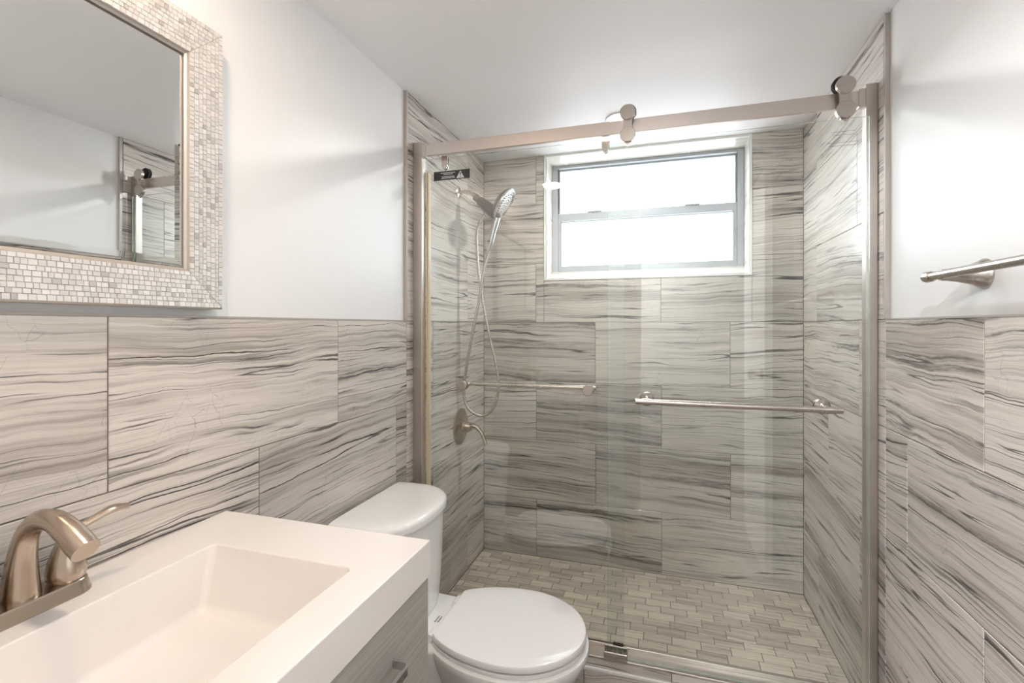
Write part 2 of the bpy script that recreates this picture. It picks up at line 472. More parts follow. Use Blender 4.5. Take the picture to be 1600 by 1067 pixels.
# hallway behind the camera
mb = MB()
mb.box(-1.6, 1.5, -1.45, -1.35, 0, ZC+H+.05, M['hall_paint']); mb.box(-1.7, -1.6, -1.45, -.12, 0, ZC+H+.05, M['hall_paint'])
mb.box(1.5, 1.6, -1.45, -.12, 0, ZC+H+.05, M['hall_paint'])
mb.box(-1.6, XL-.13, -.12, -.0, 0, ZC+H+.05, M['hall_paint']); mb.box(XR+.13, 1.5, -.12, -.0, 0, ZC+H+.05, M['hall_paint'])
struct(mb.build('wall_hallway', smooth=False))

# --- ceiling, floors
mb = MB(); mb.box(-1.7, 1.6, -1.45, D+.2, ZC+H, ZC+H+.06, M['ceil'])
struct(mb.build('ceiling', smooth=False))
mb = MB()
fr = lambda u, v, d: (u, v, d)
rows = [(k*.305-1.4, (k+1)*.305-1.4, .1+.3*(k % 2)) for k in range(10) if (k+1)*.305-1.4 < 1.6]
rows[-1] = (rows[-1][0], 1.57, rows[-1][2])
tiles(mb, fr, grid_tiles(-1.6, 1.5, rows, TL, random.Random(3)), M['floor_tile'], None)
mb.box(-1.7, 1.6, -1.45, D+.2, -.08, -.0012, M['grout'])
struct(mb.build('floor', smooth=False))

YC0, YC1 = 1.560, 1.690                    # curb
mb = MB()
rg = random.Random(9)
rr = []
rh = .0485; L = .1016; y = YC1-.01; k = 0
while y < D:
    rr.append((y, min(y+rh, D), (k*.37 % 1)*L+rg.uniform(-.012, .012))); y += rh; k += 1
def mosaic_rects():
    out = []
    for (v0, v1, ph) in rr:
        kk = math.floor((XL-ph)/L)
        while ph+kk*L < XR:
            a, b = max(XL, ph+kk*L), min(XR, ph+(kk+1)*L)
            if b-a > .006: out.append((a, b, v0, v1, (rg.random(), rg.random()), rg.random()*-.3, 0))
            kk += 1
    return out
tiles(mb, lambda u, v, d: (u, v, ZS+H+d), mosaic_rects(), M['mosaic'], None, gap=.0026)
mb.box(XL, XR, YC1-.01, D, 0, ZS+H-.0012, M['grout_light'])
struct(mb.build('floor_shower', smooth=False))

# --- curb with tiled top and front, metal edge
ZK = -1.10+H
mb = MB()
mb.box(XL, XR, YC0+.001, YC1, 0, ZK-.001, M['grout'])
rg = random.Random(31)
tiles(mb, lambda u, v, d: (u, v, ZK+d), grid_tiles(XL, XR, [(YC0+.008, YC1, .03)], TL, rg), M['marble'], None)
tiles(mb, lambda u, v, d: (u, YC0-d, v), grid_tiles(XL, XR, [(0, ZK-.008, -.24)], TL, rg), M['marble'], None)
tiles(mb, lambda u, v, d: (-u, YC1+d, v), grid_tiles(-XR, -XL, [(ZS+H, ZK, -.24)], TL, rg), M['marble'], None)
o = struct(mb.build('trim_2', smooth=False))
mb = MB(); mb.box(XL, XR, YC0-.001, YC0+.008, ZK-.008, ZK+.001, M['whitetrim'], .0015)
struct(mb.build('trim_3'))

# --- metal edging on top of the wainscot and up the edge of the shower tile
mb = MB()
mb.box(XL-PT, XL+.0006, YF+.002, YS, ZW+H-.001, ZW+H+.003, M['edge_metal']); struct(mb.build('trim_4', smooth=False))
mb = MB()
mb.box(XR-.0006, XR+PT, YF+.002, YS, ZW+H-.001, ZW+H+.003, M['edge_metal']); struct(mb.build('trim_5', smooth=False))
mb = MB(); mb.box(XL-PT, XL+.002, YS-.004, YS+.007, ZW+H+.003, ZC+H, M['edge_metal'], .001); struct(mb.build('trim_6'))
mb = MB(); mb.box(XR-.002, XR+PT, YS-.004, YS+.007, ZW+H+.003, ZC+H, M['edge_metal'], .001); struct(mb.build('trim_7'))

# --- window: white edging, tiled reveal, aluminium frame, glass
mb = MB(); e = .011
x0, x1, z0, z1 = WX0-.008, WX1+.008, WZ0-.008+H, ZC+H
for b in ((x0, x0+e, z0, z1), (x1-e, x1, z0, z1), (x0+e, x1-e, z0, z0+e), (x0+e, x1-e, z1-e, z1)):
    mb.box(b[0], b[1], D-.003, D+.008, b[2], b[3], M['whitetrim'], .001)
struct(mb.build('trim_8'))
win = bpy.data.objects.new('window_1', None); COL.objects.link(win); win.location = (-.09, 2.57, WZ0+H); struct(win)
YV = 2.545
mb = MB(); rg = random.Random(77)
tiles(mb, lambda u, v, d: (u, v, WZ1+H-.001-d), grid_tiles(WX0, WX1, [(D+.008, YV+.03, .13)], TL, rg), M['marble_pale'], None)
tiles(mb, lambda u, v, d: (WX0+.001+d, u, v), grid_tiles(D+.008, YV+.03, [(WZ0+H, .55+H, 1.), (.55+H, WZ1+H, 1.)], 5, rg), M['marble_pale'], None)
tiles(mb, lambda u, v, d: (WX1-.001-d, u, v), grid_tiles(D+.008, YV+.03, [(WZ0+H, .55+H, 1.), (.55+H, WZ1+H, 1.)], 5, rg), M['marble_pale'], None)
# sloping sill
a, b = (D+.008, WZ0+H+.002), (YV+.005, .288+H)
mb.face([(WX0, a[0], a[1]), (WX1, a[0], a[1]), (WX1, b[0], b[1]), (WX0, b[0], b[1])], M['marble_pale'],
        [(WX0, 0), (WX1, 0), (WX1, .16), (WX0, .16)], (.3, .3))
mb.build('window_reveal', win, smooth=False)
mb = MB()
FX0, FX1 = WX0+.002, WX1-.002
def frame_rect(x0, x1, z0, z1, w, y0, y1, mat=M['alu'], bev=.0015, wb=None, wt=None):
    wb = wb or w; wt = wt or w
    mb.box(x0, x0+w, y0, y1, z0+H, z1+H, mat, bev); mb.box(x1-w, x1, y0, y1, z0+H, z1+H, mat, bev)
    mb.box(x0+w, x1-w, y0, y1, z0+H, z0+wb+H, mat, bev); mb.box(x0+w, x1-w, y0, y1, z1-wt+H, z1+H, mat, bev)
frame_rect(FX0, FX1, .285, WZ1-.002, .030, YV, YV+.05, wb=.018, wt=.014)
mb.build('window_frame', win)
mb = MB()
frame_rect(FX0+.022, FX1-.022, .555, WZ1-.012, .012, YV+.028, YV+.046, wb=.045, wt=.012)
up = mb.build('upper_sash', win)
mb = MB(); mb.box(FX0+.03, FX1-.03, YV+.035, YV+.039, .59+H, WZ1-.02+H, M['win_glass']); mb.build('glass_pane', up, smooth=False)
mb = MB()
frame_rect(FX0+.024, FX1-.024, .296, .598, .022, YV+.006, YV+.026, wb=.022, wt=.040)
lo = mb.build('lower_sash', win)
mb = MB(); mb.box(FX0+.04, FX1-.04, YV+.014, YV+.018, .31+H, .57+H, M['win_glass']); mb.build('glass_pane', lo, smooth=False)
for x in (-.335, .145):
    mb = MB(); mb.box(x-.035, x+.035, YV-.001, YV+.010, .5975+H, .603+H, M['alu'], .001); mb.box(x-.0015, x+.0015, YV, YV+.004, .590+H, .622+H, M['edge_metal'])
    mb.build('sash_latch', lo)

# --- open white door folded back along the right wall, behind the camera's view
door = bpy.data.objects.new('door_1', None); COL.objects.link(door); door.location = (.49, .02, 0); struct(door)
mb = MB(); mb.box(.485, .52, .02, .60, .01, 2.02, M['whitetrim'], .002); mb.build('door_leaf', door)
mb = MB(); mb.lathe([(.026, 0), (.026, .006), (.010, .010), (.010, .03), (.024, .042), (.027, .055), (.02, .066), (0, .068)], (.485, .54, 1.0), (-1, 0, 0), M['nickel'])
mb.build('door_knob', door)

# ------------------------------------------------------------------ ceiling lights
def downlight(label, x, y, r, mat, power, color, lens_r):
    t = thing('recessed_ceiling_light', label, 'ceiling light', (x, y, ZC+H), 'recessed ceiling lights')
    z = ZC+H
    mb = MB(); mb.lathe([(lens_r, .0), (lens_r, -.002), (r-.003, -.006), (r, -.003), (r, 0)], (x, y, z), (0, 0, 1), M['whitetrim'] , 48)
    mb.build('trim_ring', t)
    mb = MB(); mb.lathe([(0, -.0025), (lens_r-.002, -.0032), (lens_r-.001, -.0005)], (x, y, z-.0006), (0, 0, 1), mat, 48)
    mb.build('lens', t)
    l = area_light('bulb', (0, 0, -.012), (0, 0, 0), lens_r*1.7, power, color); l.parent = t
    return t
downlight('warm recessed ceiling light above the sink', -.64, .442, .075, M['lamp'], 2.4, (1, .76, .56), .058)
downlight('recessed ceiling light with slim chrome ring above the shower', -.160, 2.056, .065, M['lamp_shower'], 5.4, (1, .97, .94), .052)
downlight('recessed ceiling light near the middle of the bathroom ceiling', -.05, .442, .075, M['lamp'], 2.8, (.98, .97, .97), .058)
# hallway lamp behind the camera
downlight('round ceiling light in the hallway behind the doorway', -.22, -.66, .07, M['lamp_shower'], 44, (.93, .96, 1), .055)

# ------------------------------------------------------------------ shower enclosure
YR = 1.63
fr_ = thing('shower_door_frame', 'brushed nickel shower door frame with header bar across the shower opening', 'shower frame', (-.15, YR+.02, ZK))
mb = MB(); mb.box(-.858, .560, YR, YR+.014, .6345+H, .6785+H, M['nickel_rail'], .002); hd = mb.build('header_bar', fr_)
for x in (-.850, .553):
    mb = MB(); mb.box(x-.009, x+.009, YR-.004, YR+.018, .630+H, .683+H, M['nickel_jamb'], .002); mb.build('end_bracket', hd)
mb = MB(); mb.box(XL, XL+.038, YR, YR+.030, ZK, .6895+H, M['nickel_jamb'], .0025); mb.build('wall_jamb', fr_)
mb = MB(); mb.box(XR-.030, XR, YR, YR+.030, ZK, .6965+H, M['nickel_jamb'], .0025); mb.build('wall_jamb', fr_)
mb = MB(); mb.box(XL+.038, XR-.03, YR-.020, YR+.048, ZK+.0005, ZK+.007, M['nickel_rail'], .0015)
mb.box(XL+.038, XR-.03, YR+.034, YR+.048, ZK+.006, ZK+.020, M['nickel_rail'], .002)
mb.build('bottom_track', fr_)
mb = MB()
gx0, gx1 = -.182, -.106
mb.box(gx0, gx1, YR-.024, YR-.017, ZK+.006, ZK+.030, M['nickel'], .003); mb.box(gx0, gx1, YR+.004, YR+.012, ZK+.006, ZK+.036, M['nickel'], .003)
mb.box(gx0, gx1, YR-.022, YR+.010, ZK+.0065, ZK+.012, M['nickel'], .001)
mb.box(gx0+.028, gx1-.016, YR+.010, YR+.016, ZK+.030, ZK+.044, M['black'], .001)
mb.build('door_guide', fr_)

def pane(name, x0, x1, z0, z1, y, parent, th=.006):
    mb = MB()
    a, b = z0, z1
    mb.face([(x0,y,a),(x1,y,a),(x1,y,b),(x0,y,b)], M['glass']); mb.face([(x1,y+th,a),(x0,y+th,a),(x0,y+th,b),(x1,y+th,b)], M['glass'])
    mb.face([(x0,y,a),(x0,y,b),(x0,y+th,b),(x0,y+th,a)], M['glass_edge']); mb.face([(x1,y,b),(x1,y,a),(x1,y+th,a),(x1,y+th,b)], M['glass_edge'])
    mb.face([(x0,y,b),(x1,y,b),(x1,y+th,b),(x0,y+th,b)], M['glass_edge']); mb.face([(x0,y,a),(x0,y+th,a),(x1,y+th,a),(x1,y,a)], M['glass_edge'])
    return mb.build(name, parent, smooth=False)
def etched_lines(mb, mat, y, x0, x1, z, h, n, seed, d=.0003):
    g = random.Random(seed); x = x0
    while x < x1:
        w = g.uniform(.004, .011)*n; w = min(w, x1-x)
        mb.box(x, x+w, y-d, y, z, z+h, mat); x += w+.0018*n
YG1 = YR+.038     # fixed pane, behind the header
fx = thing('fixed_glass_panel', 'clear fixed shower glass panel on the left with a black warning sticker', 'shower glass', (-.48, YG1, ZK+.02))
pane('glass', XL+.036, -.120, ZK+.02, .634+H, YG1, fx)
for x in (-.781, -.182):
    mb = MB()
    ring = [(x-.0125, .640), (x-.0125, .604), (x-.009, .594), (x-.004, .589), (x+.004, .589), (x+.009, .594), (x+.0125, .604), (x+.0125, .640)]
    for yy in (YG1-.004, YG1+.007):
        mb.grid([[(a, yy, z+H) for a, z in ring], [(a, yy+.0035, z+H) for a, z in ring]], M['nickel'], True, True, True)
    mb.lathe([(.0035, 0), (.0035, .0012), (0, .0014)], (x, YG1-.004, .597+H), (0, -1, 0), M['chrome'], 16)
    mb.build('hanging_clip', fx)
mb = MB(); mb.box(XL+.040, XL+.050, YG1-.009, YG1+.012, ZK+.02, .582+H, M['seal'], .001); mb.build('vinyl_seal', fx)
st = MB(); ys = YG1-.0006; st.box(-.827, -.680, ys, ys+.0005, .549+H, .583+H, M['sticker']); so = st.build('warning_sticker', fx)
mb = MB()
for j, (a, b, z) in enumerate(((-.797, -.738, .5745), (-.786, -.748, .5690), (-.793, -.742, .5600), (-.795, -.740, .5550))): etched_lines(mb, M['white_ink'], ys-.0001, a, b, z+H, .0027, .55, j)
mb.build('sticker_print', so)
mb = MB()
tx = -.718; a = ys-.0002
mb.face([(tx-.016, a, .5525+H), (tx+.016, a, .5525+H), (tx, a, .5800+H)], M['white_ink'])
a -= .0002
mb.face([(tx-.0016, a, .5620+H), (tx+.0016, a, .5620+H), (tx+.0026, a, .5730+H), (tx-.0026, a, .5730+H)], M['sticker'])
mb.box(tx-.0018, tx+.0018, a, a+.0001, .5560+H, .5590+H, M['sticker'])
mb.build('warning_triangle', so)
# towel bar on the shower side of the fixed panel, round caps outside
zb = -.222+H
tb = MB()
yb = YG1+.055
tb.tube([(-.700, yb, zb), (-.222, yb, zb)], .0085, M['nickel'], 24)
tb.build('towel_rail', fx)
for x in (-.708, -.241):
    mb = MB()
    mb.lathe([(0, .020), (.0165, .020), (.0185, .018), (.0185, .002), (.0185, 0)], (x, YG1, zb), (0, -1, 0), M['nickel'], 36)
    mb.lathe([(.0185, 0), (.0185, .006), (.012, .012), (.0095, .02), (.0095, .048), (.011, .056), (.0, .066)], (x, YG1+.006, zb), (0, 1, 0), M['nickel'], 36)
    mb.build('rail_post', fx)

YG2 = YR-.014     # sliding pane, in front of the header
sl = thing('sliding_glass_door', 'clear sliding shower glass door on the right with an outer pull bar', 'shower door', (.2, YG2, ZK+.012))
pane('glass', -.170, .566, ZK+.0125, .598+H, YG2, sl)
for x in (.503, -.1045):
    mb = MB()
    zu, zl = .689+H, .618+H
    # two discs joined by a waisted strap
    yf = YG2-.008
    mb.lathe([(0, .012), (.0235, .012), (.0248, .0108), (.0248, 0)], (x, yf, zu), (0, -1, 0), M['nickel'], 40)
    mb.lathe([(0, .010), (.0235, .010), (.0245, .0088), (.0245, -.006)], (x, yf, zl), (0, -1, 0), M['nickel'], 40)
    prof = [(.016, zu-.012), (.0145, zu-.026), (.0138, (zu+zl)/2), (.0145, zl+.026), (.017, zl+.012)]
    rings = []
    for w, z in prof: rings.append([(x-w, yf-.006, z), (x+w, yf-.006, z), (x+w, yf+.002, z), (x-w, yf+.002, z)])
    mb.grid(rings, M['nickel'], True, True, True)
    ring = [(x-.013, zl-.016), (x-.011, zl-.026), (x, zl-.034), (x+.011, zl-.026), (x+.013, zl-.016)]
    mb.grid([[(a, yf-.003, z) for a, z in ring], [(a, yf+.004, z) for a, z in ring]], M['nickel'], True, True, True)
    rh_ = mb.build('roller_hanger', sl)
    mb = MB()
    mb.lathe([(0, 0), (.0235, 0), (.0255, .002), (.0225, .006), (.0225, .011), (.0255, .015), (.0235, .017), (0, .017)], (x, YR-.002, zu+.0135), (0, 1, 0), M['black'], 36)
    mb.lathe([(.008, 0), (.008, .02)], (x, yf-.001, zu+.010), (0, 1, 0), M['nickel'], 20)
    mb.build('roller_wheel', rh_)
zb = -.2365+H; yb = YG2-.060
mb = MB(); mb.tube([(-.0775, yb, zb), (.4815, yb, zb)], .0088, M['nickel'], 24)
hb = mb.build('pull_bar', sl)
for x, s in ((-.0450, -1), (.4480, 1)):
    mb = MB()
    mb.lathe([(.0215, 0), (.0225, .003), (.021, .007), (.013, .012), (.0095, .02), (.0090, .050), (.009, .060)], (x, YG2, zb), (0, -1, 0), M['nickel'], 36)
    mb.tube([(x-.012, yb, zb), (x+.012, yb, zb)], .0108, M['nickel'], 24)
    mb.lathe([(.0215, 0), (.0225, .003), (.019, .008), (0, .009)], (x, YG2+.006, zb), (0, 1, 0), M['nickel'], 36)
    mb.build('bar_post', hb)
mb = MB()
for j, (a, b, z) in enumerate(((.470, .532, .560), (.478, .527, .5505), (.462, .540, .5290), (.466, .534, .5195))):
    etched_lines(mb, M['grey_ink'], YG2-.0001, a, b, z+H, .0013, .5, 20+j)
mb.build('etched_text', sl)

# ------------------------------------------------------------------ shower fittings
ya = 2.055
sh = thing('hand_shower', 'combination hand shower head with chrome spray face and metal hose on the left shower wall', 'shower head', (XL, ya, .615+H))
P = lambda x, z, y=ya: (x, y, z+H)
mb = MB(); mb.lathe([(.028, 0), (.028, .002), (.024, .005), (.012, .009), (0, .0095)], P(XL, .614), (1, 0, 0), M['nickel'], 36); mb.build('wall_flange', sh)
mb = MB(); mb.tube(crom([P(XL+.004, .614), P(-.860, .614), P(-.835, .606), P(-.812, .588), P(-.795, .572)]), .0088, M['nickel'], 20); mb.build('shower_arm', sh)
dirv = Vector((.74, 0, -.64)).normalized(); b0 = Vector(P(-.812, .588))
mb = MB(); mb.lathe([(.014, 0), (.0170, .002), (.0170, .020), (.0145, .023), (.0180, .028), (.0215, .034), (.0240, .060), (.0265, .090), (.0265, .125), (.022, .145), (.012, .158), (0, .162)], b0, dirv, M['dark_chrome'], 32)
body = mb.build('swivel_body', sh)
# large spray head, tilted down towards the room
hc = Vector(P(-.672, .545)); hn = Vector((.82, .08, -.56)).normalized()
mb = MB(); mb.lathe([(0, -.038), (.025, -.036), (.048, -.028), (.066, -.016), (.076, -.006), (.0785, -.002)], hc, hn, M['dark_chrome'], 56)
mb.lathe([(.0785, -.002), (.080, .002), (.078, .007), (.072, .007)], hc, hn, M['chrome'], 56); hh = mb.build('spray_head', sh)
mb = MB(); mb.lathe([(.0722, .0045), (.072, .0055), (.045, .0075), (0, .008)], hc, hn, M['spray_plate'], 56)
mb.build('spray_face', hh)
mb = MB(); u = hn.cross(Vector((0, 0, 1))).normalized(); w = hn.cross(u)
for rr_, nn in ((.012, 6), (.024, 12), (.037, 18), (.050, 24), (.063, 32)):
    for k in range(nn):
        a = 2*math.pi*k/nn+rr_*40
        mb.lathe([(.0026, 0), (.0020, .0030), (0, .0033)], hc+u*math.cos(a)*rr_+w*math.sin(a)*rr_+hn*(.0078-rr_*.03), hn, M['dark_chrome'], 8)
nz = mb.build('spray_nozzles', hh)
# hand shower handle
hp = [hc+Vector((-.030, .004, -.045)), Vector(P(-.712, .468)), Vector(P(-.726, .420)), Vector(P(-.738, .370)), Vector(P(-.747, .338))]
mb = MB(); mb.tube(crom(hp), interp([.0175, .0160, .0145, .0125, .0085]), M['chrome'], 24)
mb.build('handle', sh)
mb = MB(); mb.tube([P(-.7385, .381), P(-.7400, .376)], .0136, M['dark_chrome'], 24); mb.build('handle_ring', sh)
hose = [P(-.747, .340), P(-.757, .300), P(-.772, .225, ya-.004), P(-.787, .130, ya-.008), P(-.812, .000, ya-.012), P(-.840, -.140, ya-.012), P(-.860, -.250, ya-.008),
        P(-.864, -.325, ya-.006), P(-.846, -.375, ya-.004), P(-.811, -.403, ya), P(-.775, -.409, ya+.004), P(-.736, -.385, ya+.008), P(-.712, -.335, ya+.01), P(-.703, -.262, ya+.012),
        P(-.716, -.170, ya+.012), P(-.738, -.080, ya+.012), P(-.764, .040, ya+.010), P(-.785, .160, ya+.006), P(-.800, .280, ya+.004),
        P(-.805, .380, ya+.002), P(-.803, .430), P(-.792, .462), P(-.776, .486), P(-.760, .504)]
mb = MB(); hp = crom(hose, 40)
rad = [.0060+(.0006 if (i//2) % 2 else 0) for i in range(len(hp))]
mb.tube(hp, rad, M['nickel'], 14); mb.build('hose', sh)
mb = MB(); mb.tube([P(-.795, .458), P(-.768, .497)], .0085, M['nickel'], 20); mb.build('hose_connector', sh)

sv = thing('shower_valve', 'round brushed nickel shower valve with curved lever on the left shower wall', 'shower valve', (XL, 2.077, -.468+H))
vc = (XL, 2.077, -.468+H)
mb = MB(); mb.lathe([(.083, 0), (.083, .003), (.078, .007), (.045, .016), (.030, .020), (0, .021)], vc, (1, 0, 0), M['nickel_warm'], 56); mb.build('escutcheon', sv)
mb = MB(); mb.lathe([(.027, .016), (.025, .035), (.020, .048), (.018, .055), (0, .058)], vc, (1, 0, 0), M['nickel_warm'], 36)
mb.tube(crom([(XL+.035, 2.077, -.462+H), (XL+.075, 2.077, -.464+H), (XL+.105, 2.075, -.490+H), (XL+.125, 2.072, -.530+H), (XL+.131, 2.070, -.548+H)]), interp([.019, .0135, .0105, .010, .0085]), M['nickel_warm'], 20, flat=(1, .8))
mb.build('lever', sv)

# ------------------------------------------------------------------ towel bar on the right wall
t = thing('towel_bar', 'brushed nickel towel bar on the painted right wall', 'towel bar', (XR+PT, .92, .08+H))
zt = .101+H; xb = .530
mb = MB(); mb.tube([(xb, 1.218, zt), (xb, .58, zt)], .0085, M['nickel'], 24); mb.build('rail', t)
for y in (1.172, .63):
    mb = MB(); mb.lathe([(.030, 0), (.030, .003), (.027, .008), (.020, .022), (.0145, .045), (.012, .062), (.0115, .072)], (XR+PT, y, zt), (-1, 0, 0), M['nickel'], 36)
    mb.build('wall_post', t)
for y, s in ((1.222, 1), (.576, -1)):
    mb = MB(); mb.lathe([(.0085, -.022), (.0105, -.020), (.0115, -.004), (.0105, .002), (.006, .006), (0, .007)], (xb, y, zt), (0, s, 0), M['nickel'], 28); mb.build('end_cap', t)

# ------------------------------------------------------------------ mirror
mt = thing('wall_mirror', 'rectangular wall mirror in a wide silver mosaic frame above the sink', 'mirror', (XL-PT, .44, .034+H))
my0, my1, mz0, mz1 = .095, .785, .034, .605; fw = .078
xf = XL+.023; xb = XL-PT+.0005
class Dummy: pass
def clip(poly, nrm, c):
    out = []
    for i in range(len(poly)):
        a, b = poly[i], poly[(i+1) % len(poly)]
        da = nrm[0]*a[0]+nrm[1]*a[1]-c; db = nrm[0]*b[0]+nrm[1]*b[1]-c
        if da >= 0: out.append(a)
        if da*db < 0:
            k = da/(da-db); out.append((a[0]+(b[0]-a[0])*k, a[1]+(b[1]-a[1])*k))
    return out
def rail(side):
    """local frame: s along the rail, w across from the outer edge inwards"""
    Lr = (my1-my0) if side in 'tb' else (mz1-mz0)
    if side == 'b': f2 = lambda s, w: (my0+s, mz0+w)
    if side == 't': f2 = lambda s, w: (my1-s, mz1-w)
    if side == 'r': f2 = lambda s, w: (my1-w, mz0+s)
    if side == 'l': f2 = lambda s, w: (my0+w, mz1-s)
    mb = MB()
    def pt(s, w, x): y, z = f2(s, w); return (x, y, z+H)
    # profile body with mitred ends, inside edge lower
    prof = [(0., xb), (0., xf-.004), (.003, xf-.001), (fw-.006, xf-.006), (fw-.004, xf-.010), (fw, xf-.012), (fw, xb)]
    mb.grid([[pt(w, w, x) for w, x in prof], [pt(Lr-w, w, x) for w, x in prof]], M['frame_base'], True, True, True)
    g = random.Random(side); w = .0025; strip = 0
    inner = fw-.006
    while w < inner-.004:
        wd = g.choice((.0078, .0088, .0096)); wd = min(wd, inner-w)
        s = -g.uniform(0, .01)
        while s < Lr:
            ln = g.choice((.0075, .009, .0105, .012)) 
            e = .00035
            poly = [(s+e, w+e), (s+ln-e, w+e), (s+ln-e, w+wd-e), (s+e, w+wd-e)]
            for nrm, c in (((1, -1), .0006), ((-1, -1), -Lr+.0006)): poly = clip(poly, nrm, c) if len(poly) > 2 else []
            if len(poly) > 2:
                cx = sum(p[0] for p in poly)/len(poly); cy = sum(p[1] for p in poly)/len(poly)
                h = g.uniform(.0008, .0016); tx, ty = g.uniform(-.07, .07), g.uniform(-.07, .07)
                slope = lambda ww: xf-.001-(ww-.003)/(inner-.003)*.005
                top = []; bot = []
                for p in poly:
                    q = (cx+(p[0]-cx)*.90, cy+(p[1]-cy)*.90)
                    top.append(pt(q[0], q[1], slope(q[1])+h+(q[0]-cx)*tx+(q[1]-cy)*ty)); bot.append(pt(*p, slope(p[1])-.0002))
                r = (g.random(), g.random())
                mb.face(top, M['mosaic_metal'], None, r)
                for k in range(len(poly)):
                    k2 = (k+1) % len(poly); mb.face([bot[k], bot[k2], top[k2], top[k]], M['mosaic_metal'], None, r)
            s += ln
        w += wd
    return mb.build('frame_rail', mt, smooth=False)
for sd in 'btrl': rail(sd)
mb = MB()
iy0, iy1, iz0, iz1 = my0+fw-.001, my1-fw+.001, mz0+fw-.001+H, mz1-fw+.001+H
mb.box(xb+.001, XL+.0040, iy0, iy1, iz0, iz1, M['black']); mb.build('backing', mt, smooth=False)
mb = MB(); xm = XL+.0085; bv = .018; g_ = .002
a = [(iy0+g_, iz0+g_), (iy1-g_, iz0+g_), (iy1-g_, iz1-g_), (iy0+g_, iz1-g_)]; b = [(iy0+bv, iz0+bv), (iy1-bv, iz0+bv), (iy1-bv, iz1-bv), (iy0+bv, iz1-bv)]
mb.face([(xm, *q) for q in b], M['mirror'])
for k in range(4):
    k2 = (k+1) % 4; mb.face([(xm-.0016, *a[k]), (xm-.0016, *a[k2]), (xm, *b[k2]), (xm, *b[k])], M['mirror'])
    mb.face([(XL+.0042, *a[k]), (XL+.0042, *a[k2]), (xm-.0016, *a[k2]), (xm-.0016, *a[k])], M['black'])
mb.build('mirror_glass', mt, smooth=False)

# ------------------------------------------------------------------ vanity
VY0, VY1 = .05, .8118; VX1 = -.4102; ZT = -.3968+H
va = thing('vanity_cabinet', 'grey woodgrain bathroom vanity cabinet under the white sink top', 'vanity', (-.65, .43, 0))
mb = MB(); th = .016; cx1 = VX1-.022; zt_ = ZT-.0665
yA, yB = VY0+.006, VY1-.0035
mb.box(XL+.001, cx1, yA, yA+th, .0, zt_, M['white_side']); mb.box(XL+.001, cx1, yB-th, yB, .0, zt_, M['wood'])
mb.box(XL+.001, cx1-.06, yA+th, yB-th, 0, .09, M['white_side']); mb.box(XL+.001, cx1, yA+th, yB-th, .09, .106, M['white_side'])
mb.box(XL+.001, XL+.006, yA+th, yB-th, .1, zt_, M['white_side']); mb.box(cx1-.07, cx1, yA+th, yB-th, zt_-.016, zt_, M['white_side'])
mb.box(cx1-.02, cx1, .43-.008, .43+.008, .1, zt_-.016, M['white_side'])
mb.build('carcass', va, smooth=False)
def pull(y0, y1, z, parent, vertical=False):
    mb = MB(); x0 = VX1-.0035; so = .030
    pts = []
    def pp(s, x): return (x, s, z) if not vertical else (x, y0, s)
    a, b = (y0, y1) if not vertical else (z-.064, z+.064)
    r = .009
    path = [pp(b, x0), pp(b, x0+so-r)]
    for k in range(1, 6): an = k/6*math.pi/2; path.append(pp(b-r+r*math.cos(an), x0+so-r+r*math.sin(an)))
    path.append(pp(b-r, x0+so)); path.append(pp(a+r, x0+so))
    for k in range(1, 6): an = k/6*math.pi/2; path.append(pp(a+r-r*math.sin(an), x0+so-r+r*math.cos(an)))
    path.append(pp(a, x0+so-r)); path.append(pp(a, x0))
    # flat strap section
    rings = []
    P_ = [Vector(p) for p in path]; side = Vector((0, 0, 1)) if not vertical else Vector((0, 1, 0))
    for i, p in enumerate(P_):
        tn = (P_[min(i+1, len(P_)-1)]-P_[max(i-1, 0)]).normalized(); nn = tn.cross(side).normalized()
        rings.append([p+side*.0065+nn*.0022, p-side*.0065+nn*.0022, p-side*.0065-nn*.0022, p+side*.0065-nn*.0022])
    mb.grid(rings, M['chrome'], True, True, True)
    return mb.build('handle', parent)
zd0, zd1 = ZT-.262, ZT-.069
for (y0, y1) in ((VY0+.004, .4285), (.4315, VY1-.0015)):
    mb = MB(); mb.box(cx1+.001, VX1-.003, y0, y1, zd0, zd1, M['wood'], .0012); d_ = mb.build('drawer_front', va)
    c = (y0+y1)/2; pull(c-.064, c+.066, -.5435+H, d_)
    mb = MB(); mb.box(cx1+.001, VX1-.003, y0, y1, .095, zd0-.003, M['wood'], .0012); d_ = mb.build('door', va)
    pull(.4285-.04 if y0 < .3 else .4315+.04, None, zd0-.12, d_, True)

# sink top
sk = thing('sink_top', 'white one-piece sink top with a rectangular basin on the vanity', 'sink', (-.65, .43, ZT-.066))
bm = bmesh.new()
def ringv(x0, x1, y0, y1, z): return [bm.verts.new(p) for p in ((x0, y0, z), (x1, y0, z), (x1, y1, z), (x0, y1, z))]
zb_ = ZT-.0659
o0 = ringv(XL+.0005, VX1, VY0, VY1, zb_); o1 = ringv(XL+.0005, VX1, VY0, VY1, ZT)
h0 = ringv(-.778, -.4845, .205, .680, ZT); h1 = ringv(-.762, -.505, .245, .643, ZT-.096)
h2 = ringv(-.700, -.570, .36, .52, ZT-.106)
u0 = ringv(-.792, -.465, .190, .692, zb_); u1 = ringv(-.776, -.490, .235, .655, ZT-.112); 
def strip_(a, b):
    for k in range(4): bm.faces.new((a[k], a[(k+1) % 4], b[(k+1) % 4], b[k]))
strip_(o0, o1); strip_(o1, h0); strip_(h0, h1); strip_(h1, h2); bm.faces.new(h2)
strip_(o0, u0); strip_(u0, u1); bm.faces.new(u1)
bmesh.ops.recalc_face_normals(bm, faces=bm.faces)
